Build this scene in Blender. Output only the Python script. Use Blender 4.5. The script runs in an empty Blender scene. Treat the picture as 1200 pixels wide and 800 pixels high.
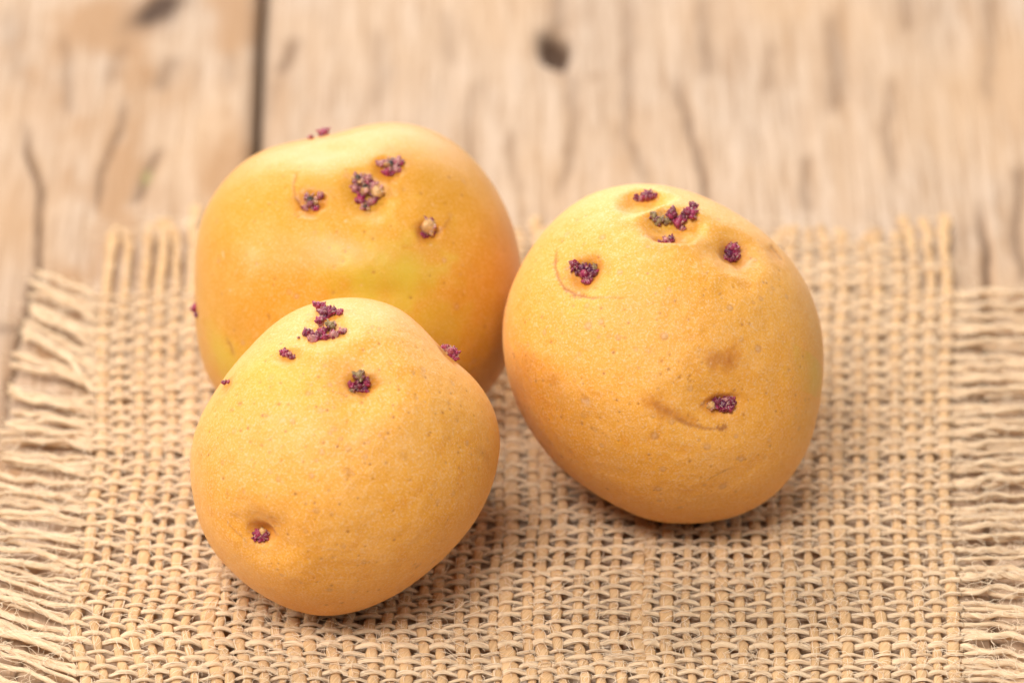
import bpy, math, random
import numpy as np
from mathutils import Vector, Matrix

# ------------------------------------------------------------------ camera, world, lights, exposure
SC = bpy.context.scene
COL = SC.collection
rng = np.random.default_rng(7)
random.seed(7)

PITCH = math.radians(31.0)
FPX = 7000.0                 # focal length in pixels of a 1200 px wide picture
DIST = 1.23                  # camera to the table point in the middle of the frame
CAM = np.array([0.0, -DIST * math.cos(PITCH), DIST * math.sin(PITCH)])
RIGHT = np.array([1.0, 0.0, 0.0])
UP = np.array([0.0, math.sin(PITCH), math.cos(PITCH)])
BACK = np.array([0.0, -math.cos(PITCH), math.sin(PITCH)])

cam_data = bpy.data.cameras.new('camera')
cam = bpy.data.objects.new('camera', cam_data)
COL.objects.link(cam)
cam.location = CAM
cam.rotation_euler = (math.pi / 2 - PITCH, 0, 0)
cam_data.sensor_fit = 'HORIZONTAL'
cam_data.sensor_width = 36.0
cam_data.lens = FPX / 1200.0 * 36.0
cam_data.clip_start = 0.05
cam_data.clip_end = 50.0
cam_data.dof.use_dof = True
cam_data.dof.focus_distance = 1.130
cam_data.dof.aperture_fstop = 11.5
SC.camera = cam

world = bpy.data.worlds.new('World')
SC.world = world
world.use_nodes = True
bgn = world.node_tree.nodes['Background']
bgn.inputs[0].default_value = (1.0, 0.97, 0.94, 1)
bgn.inputs[1].default_value = 0.14

def area(name, loc, target, sx, sy, power, color):
    ld = bpy.data.lights.new(name, 'AREA')
    ld.shape = 'RECTANGLE'; ld.size = sx; ld.size_y = sy
    ld.energy = power; ld.color = color
    o = bpy.data.objects.new(name, ld)
    COL.objects.link(o)
    o.location = loc
    o.rotation_euler = (Vector(target) - Vector(loc)).to_track_quat('-Z', 'Y').to_euler()
    return o
area('softbox_overhead', (-0.22, 0.88, 1.10), (0, 0, 0), 0.60, 0.5, 12.5, (1.0, 0.97, 0.93))
area('softbox_behind', (-0.1, 1.9, 0.62), (0, 0, 0.0), 2.4, 0.9, 32.0, (1.0, 0.98, 0.95))
area('softbox_front', (-0.35, -0.95, 1.50), (0, 0, 0.0), 0.8, 0.6, 31.0, (1.0, 0.97, 0.93))
area('softbox_left', (-1.35, -0.15, 0.72), (0, 0, 0.03), 0.30, 0.34, 12.0, (1.0, 0.97, 0.93))
area('softbox_right', (1.2, -0.50, 0.72), (0, 0, 0.03), 0.22, 0.26, 2.2, (1.0, 0.96, 0.92))

SC.view_settings.view_transform = 'Standard'
SC.view_settings.look = 'None'
SC.view_settings.exposure = 0.0
SC.view_settings.gamma = 1.0

# ------------------------------------------------------------------ helpers
def px_ray(x, y):
    x = np.asarray(x, float); y = np.asarray(y, float)
    d = (x[..., None] - 600.0) * RIGHT + (400.0 - y[..., None]) * UP - FPX * BACK
    return d
def px_ground(x, y, z=0.0):
    d = px_ray(np.asarray(x, float), np.asarray(y, float))
    t = (z - CAM[2]) / d[..., 2]
    return CAM + d * t[..., None]
def ground_px(p):
    q = p - CAM
    depth = -(q @ BACK)
    return 600 + FPX * (q @ RIGHT) / depth, 400 - FPX * (q @ UP) / depth

def _hash(ix, iy, iz, seed):
    h = (ix * 374761393 + iy * 668265263 + iz * 2147483647 + seed * 974711) & 0xffffffff
    h = ((h ^ (h >> 13)) * 1274126177) & 0xffffffff
    h = ((h ^ (h >> 16)) * 2246822519) & 0xffffffff
    return ((h ^ (h >> 15)) & 0xffffff) / float(0xffffff) * 2 - 1
def noise(p, seed=0):
    """value noise, p (...,3) -> (-1,1)"""
    p = np.asarray(p, float)
    i = np.floor(p).astype(np.int64); f = p - i
    f = f * f * (3 - 2 * f)
    r = 0
    for dx in (0, 1):
        wx = f[..., 0] if dx else 1 - f[..., 0]
        for dy in (0, 1):
            wy = f[..., 1] if dy else 1 - f[..., 1]
            for dz in (0, 1):
                wz = f[..., 2] if dz else 1 - f[..., 2]
                r = r + wx * wy * wz * _hash(i[..., 0] + dx, i[..., 1] + dy, i[..., 2] + dz, seed)
    return r
def fbm(p, seed=0, octv=3):
    a, r, s = 1.0, 0, 0.0
    for k in range(octv):
        r = r + a * noise(np.asarray(p) * (2.03 ** k) + 13.7 * k, seed + k)
        s += a; a *= 0.5
    return r / s
def n1(t, seed=0, y=0.0):
    t = np.asarray(t, float)
    return noise(np.stack([t, np.full_like(t, y + 0.37), np.full_like(t, 0.5)], -1), seed)

def make_mesh(name, verts, quads, mats, smooth=True, cols=None, floats=None, uv=None, tris=None):
    me = bpy.data.meshes.new(name)
    verts = np.asarray(verts, np.float32)
    nq = 0 if quads is None else len(quads)
    nt = 0 if tris is None else len(tris)
    me.vertices.add(len(verts)); me.vertices.foreach_set('co', verts.ravel())
    loops = []
    if nq: loops.append(np.asarray(quads, np.int32).ravel())
    if nt: loops.append(np.asarray(tris, np.int32).ravel())
    loops = np.concatenate(loops)
    me.loops.add(len(loops)); me.loops.foreach_set('vertex_index', loops)
    starts = np.concatenate([np.arange(nq) * 4, nq * 4 + np.arange(nt) * 3]).astype(np.int32)
    me.polygons.add(nq + nt); me.polygons.foreach_set('loop_start', starts)
    me.polygons.foreach_set('use_smooth', np.full(nq + nt, smooth, bool))
    for m in mats: me.materials.append(m)
    if uv is not None:
        l = me.uv_layers.new(name='UVMap')
        l.data.foreach_set('uv', np.asarray(uv, np.float32)[loops].ravel())
    if cols:
        for k, c in cols.items():
            a = me.attributes.new(k, 'FLOAT_COLOR', 'POINT')
            a.data.foreach_set('color', np.asarray(c, np.float32).ravel())
    if floats:
        for k, c in floats.items():
            a = me.attributes.new(k, 'FLOAT', 'POINT')
            a.data.foreach_set('value', np.asarray(c, np.float32).ravel())
    me.update(calc_edges=True)
    return me
def link(name, me, parent=None, loc=None):
    o = bpy.data.objects.new(name, me)
    COL.objects.link(o)
    if loc is not None: o.location = loc
    if parent is not None: o.parent = parent
    return o

# ------------------------------------------------------------------ node helpers
class NT:
    def __init__(self, name):
        self.m = bpy.data.materials.new(name); self.m.use_nodes = True
        self.t = self.m.node_tree
        self.b = self.t.nodes['Principled BSDF']
    def n(self, typ, **kw):
        nd = self.t.nodes.new(typ)
        for k, v in kw.items():
            if k.startswith('i_'):
                nd.inputs[k[2:].replace('_', ' ')].default_value = v
            else: setattr(nd, k, v)
        return nd
    def l(self, a, b): self.t.links.new(a, b)
    def attr(self, name): return self.n('ShaderNodeAttribute', attribute_name=name)
    def math(self, op, a, b=None, clamp=False):
        nd = self.n('ShaderNodeMath', operation=op, use_clamp=clamp)
        for i, v in enumerate((a, b)):
            if v is None: continue
            if isinstance(v, (int, float)): nd.inputs[i].default_value = v
            else: self.l(v, nd.inputs[i])
        return nd.outputs[0]
    def mix(self, fac, a, b, blend='MIX'):
        nd = self.n('ShaderNodeMix', data_type='RGBA', blend_type=blend)
        for sock, v in ((nd.inputs[0], fac), (nd.inputs[6], a), (nd.inputs[7], b)):
            if isinstance(v, (int, float)): sock.default_value = v
            elif isinstance(v, tuple): sock.default_value = (*v, 1)
            else: self.l(v, sock)
        return nd.outputs[2]
    def ramp(self, fac, stops):
        nd = self.n('ShaderNodeValToRGB')
        el = nd.color_ramp.elements
        while len(el) < len(stops): el.new(0.5)
        for e, (p, c) in zip(el, stops):
            e.position = p; e.color = (*c, 1) if isinstance(c, tuple) else (c, c, c, 1)
        self.l(fac, nd.inputs[0])
        return nd.outputs[0]
    def noise(self, vec, scale, detail=3, rough=0.55):
        nd = self.n('ShaderNodeTexNoise')
        nd.inputs['Scale'].default_value = scale; nd.inputs['Detail'].default_value = detail
        nd.inputs['Roughness'].default_value = rough
        if vec is not None: self.l(vec, nd.inputs['Vector'])
        return nd.outputs[0]
    def bump(self, h, dist, strength=1.0, prev=None):
        nd = self.n('ShaderNodeBump'); nd.inputs['Strength'].default_value = strength
        nd.inputs['Distance'].default_value = dist
        self.l(h, nd.inputs['Height'])
        if prev is not None: self.l(prev, nd.inputs['Normal'])
        return nd.outputs[0]

def potato_material():
    s = NT('potato_skin')
    tc = s.n('ShaderNodeTexCoord').outputs['Object']
    big = s.noise(tc, 45, 3)
    mid = s.noise(tc, 260, 4, 0.6)
    fine = s.noise(tc, 2300, 4, 0.7)
    base = s.mix(s.ramp(big, [(0.32, 0.0), (0.68, 1.0)]), (0.82, 0.355, 0.024), (0.86, 0.415, 0.066))
    base = s.mix(s.ramp(mid, [(0.30, 0.4), (0.46, 0.0)]), base, (0.76, 0.285, 0.018))
    # dusty, finely netted skin
    dust = s.attr('dust').outputs['Fac']
    base = s.mix(s.math('MULTIPLY', s.math('SUBTRACT', 1.0, dust), 1.9, clamp=True), base, (0.65, 0.295, 0.018))
    base = s.mix(s.math('MULTIPLY', dust, s.ramp(mid, [(0.48, 0.0), (0.72, 0.45)])), base, (0.86, 0.45, 0.13))
    base = s.mix(s.math('MULTIPLY', dust, s.ramp(fine, [(0.50, 0.0), (0.66, 0.65)])), base, (0.86, 0.59, 0.34))
    base = s.mix(s.math('MULTIPLY', dust, s.ramp(fine, [(0.36, 0.22), (0.47, 0.0)])), base, (0.56, 0.22, 0.02))
    base = s.mix(s.attr('green').outputs['Fac'], base, (0.62, 0.48, 0.045))
    base = s.mix(s.attr('ochre').outputs['Fac'], base, (0.58, 0.19, 0.010))
    base = s.mix(s.attr('brown').outputs['Fac'], base, (0.33, 0.105, 0.03))
    base = s.mix(s.attr('pale').outputs['Fac'], base, (0.84, 0.54, 0.30))
    s.l(base, s.b.inputs['Base Color'])
    s.l(s.math('ADD', s.math('MULTIPLY', s.math('MULTIPLY', fine, dust), 0.26), 0.31), s.b.inputs['Roughness'])
    s.b.inputs['Specular IOR Level'].default_value = 0.42
    s.b.inputs['Subsurface Weight'].default_value = 0.05
    s.b.inputs['Subsurface Radius'].default_value = (1.0, 0.45, 0.12)
    s.b.inputs['Subsurface Scale'].default_value = 0.003
    s.b.inputs['Sheen Weight'].default_value = 0.08
    nb = s.bump(s.math('MULTIPLY', fine, dust), 0.00022, 0.6)
    nb = s.bump(s.math('MULTIPLY', mid, dust), 0.0004, 0.5, nb)
    s.l(nb, s.b.inputs['Normal'])
    return s.m
def sprout_material():
    s = NT('sprout_skin')
    tc = s.n('ShaderNodeTexCoord').outputs['Object']
    nz = s.noise(tc, 2600, 3, 0.7)
    c = s.attr('tint').outputs['Color']
    c = s.mix(s.ramp(nz, [(0.55, 0.0), (0.70, 0.7)]), c, (0.60, 0.34, 0.30))
    c = s.mix(s.ramp(nz, [(0.30, 0.3), (0.42, 0.0)]), c, (0.09, 0.010, 0.03))
    s.l(c, s.b.inputs['Base Color'])
    s.b.inputs['Roughness'].default_value = 0.14
    s.b.inputs['Subsurface Weight'].default_value = 0.1
    s.b.inputs['Subsurface Scale'].default_value = 0.0006
    s.l(s.bump(nz, 0.0003, 0.8), s.b.inputs['Normal'])
    return s.m
def yarn_material(name, light, dark, tone):
    s = NT(name)
    tc = s.n('ShaderNodeTexCoord')
    uvm = tc.outputs['UV']
    mp = s.n('ShaderNodeMapping'); s.l(uvm, mp.inputs[0])
    # fibres run along the yarn with a twist: uv.x = length in m, uv.y = turns round the yarn
    sep = s.n('ShaderNodeSeparateXYZ'); s.l(uvm, sep.inputs[0])
    tw = s.math('ADD', s.math('MULTIPLY', sep.outputs[0], 170.0), sep.outputs[1])
    cmb = s.n('ShaderNodeCombineXYZ')
    s.l(s.math('MULTIPLY', sep.outputs[0], 260.0), cmb.inputs[0])
    s.l(s.math('MULTIPLY', tw, 9.0), cmb.inputs[1])
    oi = s.n('ShaderNodeObjectInfo')
    s.l(s.math('MULTIPLY', oi.outputs['Random'], 50.0), cmb.inputs[2])
    fib = s.noise(cmb.outputs[0], 1.0, 4, 0.65)
    big = s.noise(tc.outputs['Object'], 160, 3, 0.6)
    c = s.mix(s.ramp(fib, [(0.30, 0.0), (0.62, 1.0)]), dark, light)
    c = s.mix(s.ramp(big, [(0.42, 0.0), (0.72, 0.55)]), c, tone)
    c = s.mix(s.math('MULTIPLY', oi.outputs['Random'], 0.25), c, tone)
    s.l(c, s.b.inputs['Base Color'])
    s.b.inputs['Roughness'].default_value = 0.8
    s.b.inputs['Specular IOR Level'].default_value = 0.06
    s.l(s.bump(fib, 0.00035, 0.8), s.b.inputs['Normal'])
    return s.m
def wood_material():
    s = NT('weathered_wood')
    geo = s.n('ShaderNodeTexCoord').outputs['Object']
    oi = s.n('ShaderNodeObjectInfo')
    add = s.n('ShaderNodeVectorMath', operation='ADD'); s.l(geo, add.inputs[0])
    cb = s.n('ShaderNodeCombineXYZ'); s.l(s.math('MULTIPLY', oi.outputs['Random'], 3.0), cb.inputs[2]); s.l(cb.outputs[0], add.inputs[1])
    def stretched(sx, sy, scale, detail, rough=0.6):
        mp = s.n('ShaderNodeMapping'); s.l(add.outputs[0], mp.inputs[0])
        mp.inputs['Scale'].default_value = (sx, sy, 1)
        return s.noise(mp.outputs[0], scale, detail, rough)
    g1 = stretched(1, 0.06, 520, 6)
    g2 = stretched(1, 0.035, 900, 4, 0.7)
    blot = stretched(1, 0.45, 26, 4)
    c = s.mix(s.ramp(g1, [(0.28, 0.0), (0.62, 1.0)]), (0.41, 0.28, 0.185), (0.55, 0.415, 0.31))
    c = s.mix(s.ramp(g2, [(0.34, 0.75), (0.50, 0.0)]), c, (0.27, 0.155, 0.08))
    c = s.mix(s.ramp(blot, [(0.38, 0.0), (0.66, 0.42)]), c, (0.56, 0.34, 0.17))
    c = s.mix(s.attr('warm').outputs['Fac'], c, (0.37, 0.20, 0.09))
    c = s.mix(s.attr('dark').outputs['Fac'], c, (0.075, 0.038, 0.02))
    c = s.mix(s.attr('moss').outputs['Fac'], c, (0.38, 0.42, 0.12))
    s.l(c, s.b.inputs['Base Color'])
    s.b.inputs['Roughness'].default_value = 0.72
    s.b.inputs['Specular IOR Level'].default_value = 0.14
    nb = s.bump(g2, 0.0004, 0.6)
    nb = s.bump(g1, 0.0008, 0.5, nb)
    s.l(nb, s.b.inputs['Normal'])
    return s.m
def fibre_material():
    s = NT('loose_jute_fibre')
    s.b.inputs['Base Color'].default_value = (0.88, 0.70, 0.50, 1)
    s.b.inputs['Specular IOR Level'].default_value = 0.1
    s.b.inputs['Roughness'].default_value = 0.6
    return s.m
M_POTATO = potato_material(); M_SPROUT = sprout_material()
M_WEFT = yarn_material('jute_weft', (0.93, 0.72, 0.49), (0.62, 0.41, 0.235), (0.88, 0.63, 0.39))
M_WARP = yarn_material('jute_warp', (0.76, 0.52, 0.30), (0.48, 0.28, 0.125), (0.72, 0.44, 0.21))
M_WOOD = wood_material(); M_FIBRE = fibre_material()

# ------------------------------------------------------------------ table of weathered planks
WOOD_Z = -0.0021
def seg_dist(x, y, pts):
    """distance to a polyline in (x, y), plus parameter 0..1 along it"""
    best = np.full(x.shape, 1e9); par = np.zeros(x.shape); n = len(pts) - 1
    for k in range(n):
        ax, ay = pts[k]; bx, by = pts[k + 1]
        vx, vy = bx - ax, by - ay
        t = np.clip(((x - ax) * vx + (y - ay) * vy) / (vx * vx + vy * vy + 1e-12), 0, 1)
        d = np.hypot(x - ax - t * vx, y - ay - t * vy)
        m = d < best
        best = np.where(m, d, best); par = np.where(m, (k + t) / n, par)
    return best, par
# marks traced on the wood: points, half width in mm, darkness, depth in mm
CRACKS = [
    ([(30,140),(33,180),(45,215),(49,245),(46,290),(43,325),(30,370),(12,440),(3,520)], 0.55, 0.85, 1.6),
    ([(150,115),(140,150),(130,175),(120,210),(113,250)], 0.6, 0.6, 0.8),
    ([(75,40),(82,100),(85,135)], 0.9, 0.4, 0.3),
    ([(150,50),(138,75),(130,100)], 1.4, 0.3, 0.3),
    ([(205,65),(196,85),(186,108)], 1.9, 0.42, 0.4),
    ([(190,172),(172,205),(156,240)], 0.9, 0.65, 0.6),
    ([(272,60),(268,100)], 1.3, 0.25, 0.2),
    ([(348,45),(336,70),(326,90)], 1.3, 0.55, 0.5),
    ([(326,90),(316,118),(312,140)], 1.5, 0.3, 0.2),
    ([(655,-20),(657,15),(654,40)], 1.2, 0.42, 0.3),
    ([(662,75),(672,100),(673,140),(670,190),(652,235)], 0.9, 0.40, 0.4),
    ([(688,88),(700,92)], 1.0, 0.3, 0.2),
    ([(740,-10),(738,60),(734,150),(744,185),(762,220)], 1.0, 0.36, 0.4),
    ([(823,-10),(826,40),(830,95)], 1.3, 0.40, 0.3),
    ([(793,90),(802,130),(814,168),(825,212),(830,245)], 0.75, 0.62, 0.8),
    ([(905,50),(903,110)], 1.0, 0.3, 0.3),
    ([(976,10),(979,80),(978,135)], 1.4, 0.42, 0.3),
    ([(945,180),(946,250)], 0.9, 0.4, 0.3),
    ([(1048,90),(1040,150),(1046,215)], 0.9, 0.36, 0.3),
    ([(1060,-10),(1064,40)], 1.3, 0.35, 0.3),
    ([(1150,235),(1155,290),(1157,350),(1154,430),(1158,560),(1155,667),(1163,710),(1166,820)], 0.62, 0.85, 1.6),
    ([(1160,-10),(1161,60),(1156,120)], 1.0, 0.35, 0.3),
    ([(1196,190),(1192,250),(1198,340)], 0.9, 0.55, 0.5),
    ([(35,752),(12,800),(-5,840)], 0.45, 0.8, 1.0),
    ([(62,765),(45,800),(30,850)], 0.4, 0.7, 0.8),
    ([(18,735),(-2,770)], 0.3, 0.7, 0.6),
    ([(90,775),(80,830)], 0.4, 0.6, 0.6),
    ([(5,5),(20,60),(22,100)], 1.5, 0.22, 0.2),
    ([(560,90),(548,140),(556,200)], 1.0, 0.25, 0.3),
    ([(600,150),(610,230)], 1.0, 0.22, 0.3),
    ([(440,30),(452,90),(440,130)], 1.4, 0.2, 0.2),
    ([(520,10),(530,80)], 1.2, 0.22, 0.2),
]
BLOTS = [  # centre px, radii px, angle, darkness, depth mm, kind
    ((186,10), (36,17), 38, 1.6, 0.6, 'dark'),
    ((649,57), (20,24), 0, 1.5, 3.5, 'dark'),
    ((655,34), (14,16), 0, 0.35, 0.2, 'warm'),
    ((1157,668), (10,7), 0, 1.1, 5.0, 'dark'),
    ((6,385), (26,7), 0, 0.45, 0.4, 'dark'),
    ((172,206), (5,8), 0, 0.45, 0.0, 'moss'),
    ((60,120), (80,60), 20, 0.35, 0.0, 'warm'),
    ((20,250), (55,90), 0, 0.40, 0.0, 'warm'),
    ((200,110), (40,30), 50, 0.45, 0.0, 'warm'),
    ((180,230), (70,26), -20, 0.35, 0.0, 'warm'),
    ((330,110), (16,70), 0, 0.55, 0.0, 'warm'),
    ((20,430), (40,80), 0, 0.35, 0.2, 'warm'),
    ((40,790), (90,50), 0, 0.35, 0.2, 'warm'),
]
def gp(pts):
    p = px_ground([a for a, b in pts], [b for a, b in pts], WOOD_Z)
    return [(q[0], q[1]) for q in p]
CR = [(gp(p), w * 1e-3, d, z * 1e-3) for p, w, d, z in CRACKS]

table = link('wooden_table', None)
table.location = (0, 0, WOOD_Z)
table['label'] = 'weathered pale brown plank tabletop with cracks, knots and a dark hole, under the burlap'
table['category'] = 'table'
GAPX = px_ground(308, 0, WOOD_Z)[0]; GAPX2 = px_ground(305.5, 170, WOOD_Z)[0]
gy0 = px_ground(308, 0, WOOD_Z)[1]; gy1 = px_ground(305.5, 170, WOOD_Z)[1]
def gap_at(y): return GAPX + (GAPX2 - GAPX) * (np.clip(y, -0.3, 0.4) - gy0) / (gy1 - gy0) * 0.5

def plank(x0, x1, fine, left_gap=False, right_gap=False, seed=0):
    YA, YB = -0.42, 0.62
    T = 0.022
    if fine:
        nx = int((x1 - x0) / 0.0009)
        ys = np.concatenate([np.linspace(YA, -0.17, 20)[:-1], np.linspace(-0.17, 0.24, 250), np.linspace(0.24, YB, 30)[1:]])
    else:
        nx = int((x1 - x0) / 0.005); ys = np.linspace(YA, YB, 60)
    s = np.linspace(0, 1, nx)
    # bring a few columns close to the edges for a worn, rounded arris
    X = np.empty((len(ys), nx)); Y = np.repeat(ys[:, None], nx, 1)
    a = np.full(len(ys), x0); b = np.full(len(ys), x1)
    gw = 0.0003 + 0.0006 * np.clip((ys + 0.03) / 0.06, 0, 1)
    if left_gap: a = gap_at(ys) + gw + 0.00025 * n1(ys * 60, seed + 4)
    if right_gap: b = gap_at(ys) - gw + 0.00025 * n1(ys * 60, seed + 5)
    X = a[:, None] + (b - a)[:, None] * s[None]
    P3 = np.stack([X * 420, Y * 34, np.full_like(X, seed)], -1)
    Z = 0.00022 * fbm(P3, 11 + seed, 3) + 0.0005 * fbm(np.stack([X * 60, Y * 14, np.full_like(X, seed)], -1), 31 + seed, 2)
    dark = np.zeros_like(X); warm = np.zeros_like(X); moss = np.zeros_like(X)
    if fine:
        wob = 0.0009 * fbm(np.stack([X * 150, Y * 120, np.zeros_like(X)], -1), 77, 2)
        for pts, w, d, z in CR:
            dd, par = seg_dist(X + wob, Y, pts)
            prof = np.exp(-(dd / (1.55 * w * (0.75 + 0.5 * np.abs(n1(par * 9, 5))))) ** 2)
            taper = np.clip(np.minimum(par, 1 - par) * 7 + 0.15, 0, 1)
            dark = np.maximum(dark, d * prof * taper); warm = np.maximum(warm, 0.6 * d * np.exp(-(dd / (w * 3.2)) ** 2) * taper)
            Z -= z * prof * taper
        if seed == 1:
            mt = fbm(np.stack([X * 95, Y * 42, np.zeros_like(X)], -1), 51, 4)
            warm = np.maximum(warm, np.clip((mt + 0.05) * 1.8, 0, 0.75))
        else:
            mt = fbm(np.stack([X * 120, Y * 22, np.zeros_like(X)], -1), 52, 3)
            warm = np.maximum(warm, np.clip((mt - 0.2) * 0.9, 0, 0.2))
        ppm = FPX / DIST
        for (cx, cy), (rx, ry), ang, d, z, kind in BLOTS:
            c = px_ground(cx, cy, WOOD_Z)
            k = math.sin(PITCH)
            u = (X - c[0]) * ppm; v = (Y - c[1]) * ppm * k
            ca, sa = math.cos(math.radians(ang)), math.sin(math.radians(ang))
            uu = (u * ca + v * sa) / rx; vv = (-u * sa + v * ca) / ry
            r = np.hypot(uu, vv) * (1 + 0.25 * fbm(np.stack([X * 260, Y * 130, np.zeros_like(X)], -1), 9, 2))
            prof = np.exp(-r ** (4 if kind == 'dark' and z > 2e0 else 2))
            tgt = {'dark': dark, 'warm': warm, 'moss': moss}[kind]
            np.maximum(tgt, np.clip(d * prof, 0, 1), out=tgt)
            Z -= z * 1e-3 * prof
    edge = np.minimum(X - a[:, None], b[:, None] - X)
    Z -= 0.0016 * np.exp(-(edge / 0.0016) ** 2)
    dark = np.maximum(dark, 0.45 * np.exp(-(edge / 0.0012) ** 2) * (left_gap or right_gap))
    ny = len(ys)
    top = np.stack([X, Y, Z], -1).reshape(-1, 3)
    i = np.arange(ny - 1)[:, None] * nx + np.arange(nx - 1)[None]
    q = np.stack([i, i + 1, i + nx + 1, i + nx], -1).reshape(-1, 4)
    # skirt and underside
    base = len(top)
    rim = np.concatenate([np.arange(nx), (np.arange(1, ny) * nx + nx - 1), ((ny - 1) * nx + np.arange(nx - 2, -1, -1)), (np.arange(ny - 2, 0, -1) * nx)])
    low = top[rim].copy(); low[:, 2] = -T
    n = len(rim); k = np.arange(n); k2 = (k + 1) % n
    q2 = np.stack([rim[k], base + k, base + k2, rim[k2]], -1)
    V = np.concatenate([top, low])
    f = lambda A: np.concatenate([A.ravel(), A.ravel()[rim]])
    me = make_mesh('plank', V, np.concatenate([q, q2]), [M_WOOD], floats={'dark': f(dark), 'warm': f(warm), 'moss': f(moss)})
    return link('plank', me, table)
pl = plank(-0.262, GAPX, True, right_gap=True, seed=1); pl['label'] = 'plank with a dark knot streak, left of the dark seam'
pl = plank(GAPX, 0.195, True, left_gap=True, seed=2); pl['label'] = 'wide plank with the dark round hole'
plank(0.197, 0.39, False, seed=3)
plank(0.392, 0.60, False, seed=4)
plank(-0.46, -0.264, False, seed=5)
# dark batten the planks are nailed to, seen down the seam
bm_v = [(-0.45, -0.40, -0.045), (0.59, -0.40, -0.045), (0.59, 0.60, -0.045), (-0.45, 0.60, -0.045),
        (-0.45, -0.40, -0.0222), (0.59, -0.40, -0.0222), (0.59, 0.60, -0.0222), (-0.45, 0.60, -0.0222)]
bm_f = [(0, 3, 2, 1), (4, 5, 6, 7), (0, 1, 5, 4), (1, 2, 6, 5), (2, 3, 7, 6), (3, 0, 4, 7)]
link('underframe', make_mesh('underframe', bm_v, bm_f, [M_WOOD], smooth=False,
     floats={'dark': np.full(8, 0.8), 'warm': np.zeros(8), 'moss': np.zeros(8)}), table)

# ------------------------------------------------------------------ burlap cloth
cloth = link('burlap_cloth', None)
cloth['label'] = 'square of coarse beige burlap with frayed edges lying on the planks under the potatoes'
cloth['category'] = 'cloth'

NW = 50                                   # warp threads (running away from the camera)
LEFT_Y = [250, 330, 450, 530, 650, 700, 738, 765, 790, 860]
LEFT_X = [132, 129, 120, 119, 107, 101, 90, 95, 103, 104]
RIGHT_Y = [250, 340, 480, 560, 650, 700, 740, 860]
RIGHT_X = [1108, 1109, 1108, 1109, 1114, 1116, 1120, 1121]
def edges(y): return np.interp(y, LEFT_Y, LEFT_X), np.interp(y, RIGHT_Y, RIGHT_X)
# weft rows from back to front at an even ground spacing
EX = 8                                    # short rows at the back that stop before the frayed left corner
SP = 0.00245
y_back = px_ground(600, 343)[1] + EX * SP; y_front = px_ground(600, 850)[1]
NF = int((y_back - y_front) / SP)
weft_gy = y_back - np.arange(NF) * SP + 0.0005 * rng.normal(size=NF)
warp_u = (np.arange(NW) + 0.13 * rng.normal(size=NW)) / (NW - 1)
warp_w = (0.00103 + 0.00014 * rng.normal(size=NW)).clip(0.00078, 0.0014)
for k in (31, 33, 38, 43, 7, 12, 24): warp_w[k] *= 1.2
weft_w = (0.00054 + 0.00010 * rng.normal(size=NF)).clip(0.00034, 0.0007)

def undulate(x, y):
    p = np.stack([x * 26, y * 26, np.full_like(x, 0.3)], -1)
    return 0.0008 * np.clip(fbm(p, 5, 2) + 0.1, -0.2, 1)
def grid_point(u, gy):
    """ground position of warp parameter u on the row at ground y; gy may vary with u"""
    _, py = ground_px(np.stack([np.zeros_like(gy), gy, np.zeros_like(gy)], -1))
    L, R = edges(py)
    px = L + (R - L) * u
    # rows sag to the left edge of the frame and pinch near the lower left corner
    dy = 10.0 * np.clip((0.16 - u) / 0.16, 0, 1) ** 2 * np.interp(py, [330, 520, 640, 740, 800], [0.8, -0.2, -1.0, -1.0, 0.2])
    dy = dy + 2.2 * n1(u * 7, 21, 0) * 1.0 + 3.0 * noise(np.stack([u * 5, gy * 25, np.zeros_like(u)], -1), 8)
    dx = 3.4 * noise(np.stack([u * 9, gy * 45, np.zeros_like(u)], -1), 18) + 1.3 * noise(np.stack([u * 49, gy * 90, np.zeros_like(u)], -1), 28)
    return px_ground(px + dx, py + dy)

def tube(P, w, h, K=8, seed=0, lobe=0.10, turns=150.0, cap=True):
    """yarn along P with half width w and half height h; lightly lobed and twisted"""
    N = len(P)
    T = np.gradient(P, axis=0); T /= np.linalg.norm(T, axis=1)[:, None] + 1e-12
    S = np.cross(T, np.array([0, 0, 1.0])); S /= np.linalg.norm(S, axis=1)[:, None] + 1e-12
    U = np.cross(S, T)
    L = np.concatenate([[0], np.cumsum(np.linalg.norm(np.diff(P, axis=0), axis=1))])
    th = np.arange(K) / K * 2 * math.pi
    r = 1 + lobe * np.cos(3 * (th[None] + L[:, None] * turns * 2)) + 0.12 * noise(np.stack([np.repeat(L[:, None] * 900, K, 1), np.cos(th)[None] * 1.3 + np.zeros((N, 1)), np.sin(th)[None] * 1.3 + np.zeros((N, 1)) + seed * 3.1], -1), seed)
    V = P[:, None] + S[:, None] * (np.cos(th)[None] * r * w[:, None])[..., None] + U[:, None] * (np.sin(th)[None] * r * h[:, None])[..., None]
    i = np.arange(N - 1)[:, None] * K + np.arange(K)[None]; j = np.arange(N - 1)[:, None] * K + ((np.arange(K) + 1) % K)[None]
    q = np.stack([i, i + K, j + K, j], -1).reshape(-1, 4)
    uv = np.stack([np.repeat(L[:, None], K, 1), np.repeat((1 - np.abs(2 * th / (2 * math.pi) - 1))[None], N, 0)], -1).reshape(-1, 2)
    V = V.reshape(-1, 3)
    return V, q, uv

fib_starts = []
PATHS = []
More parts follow.
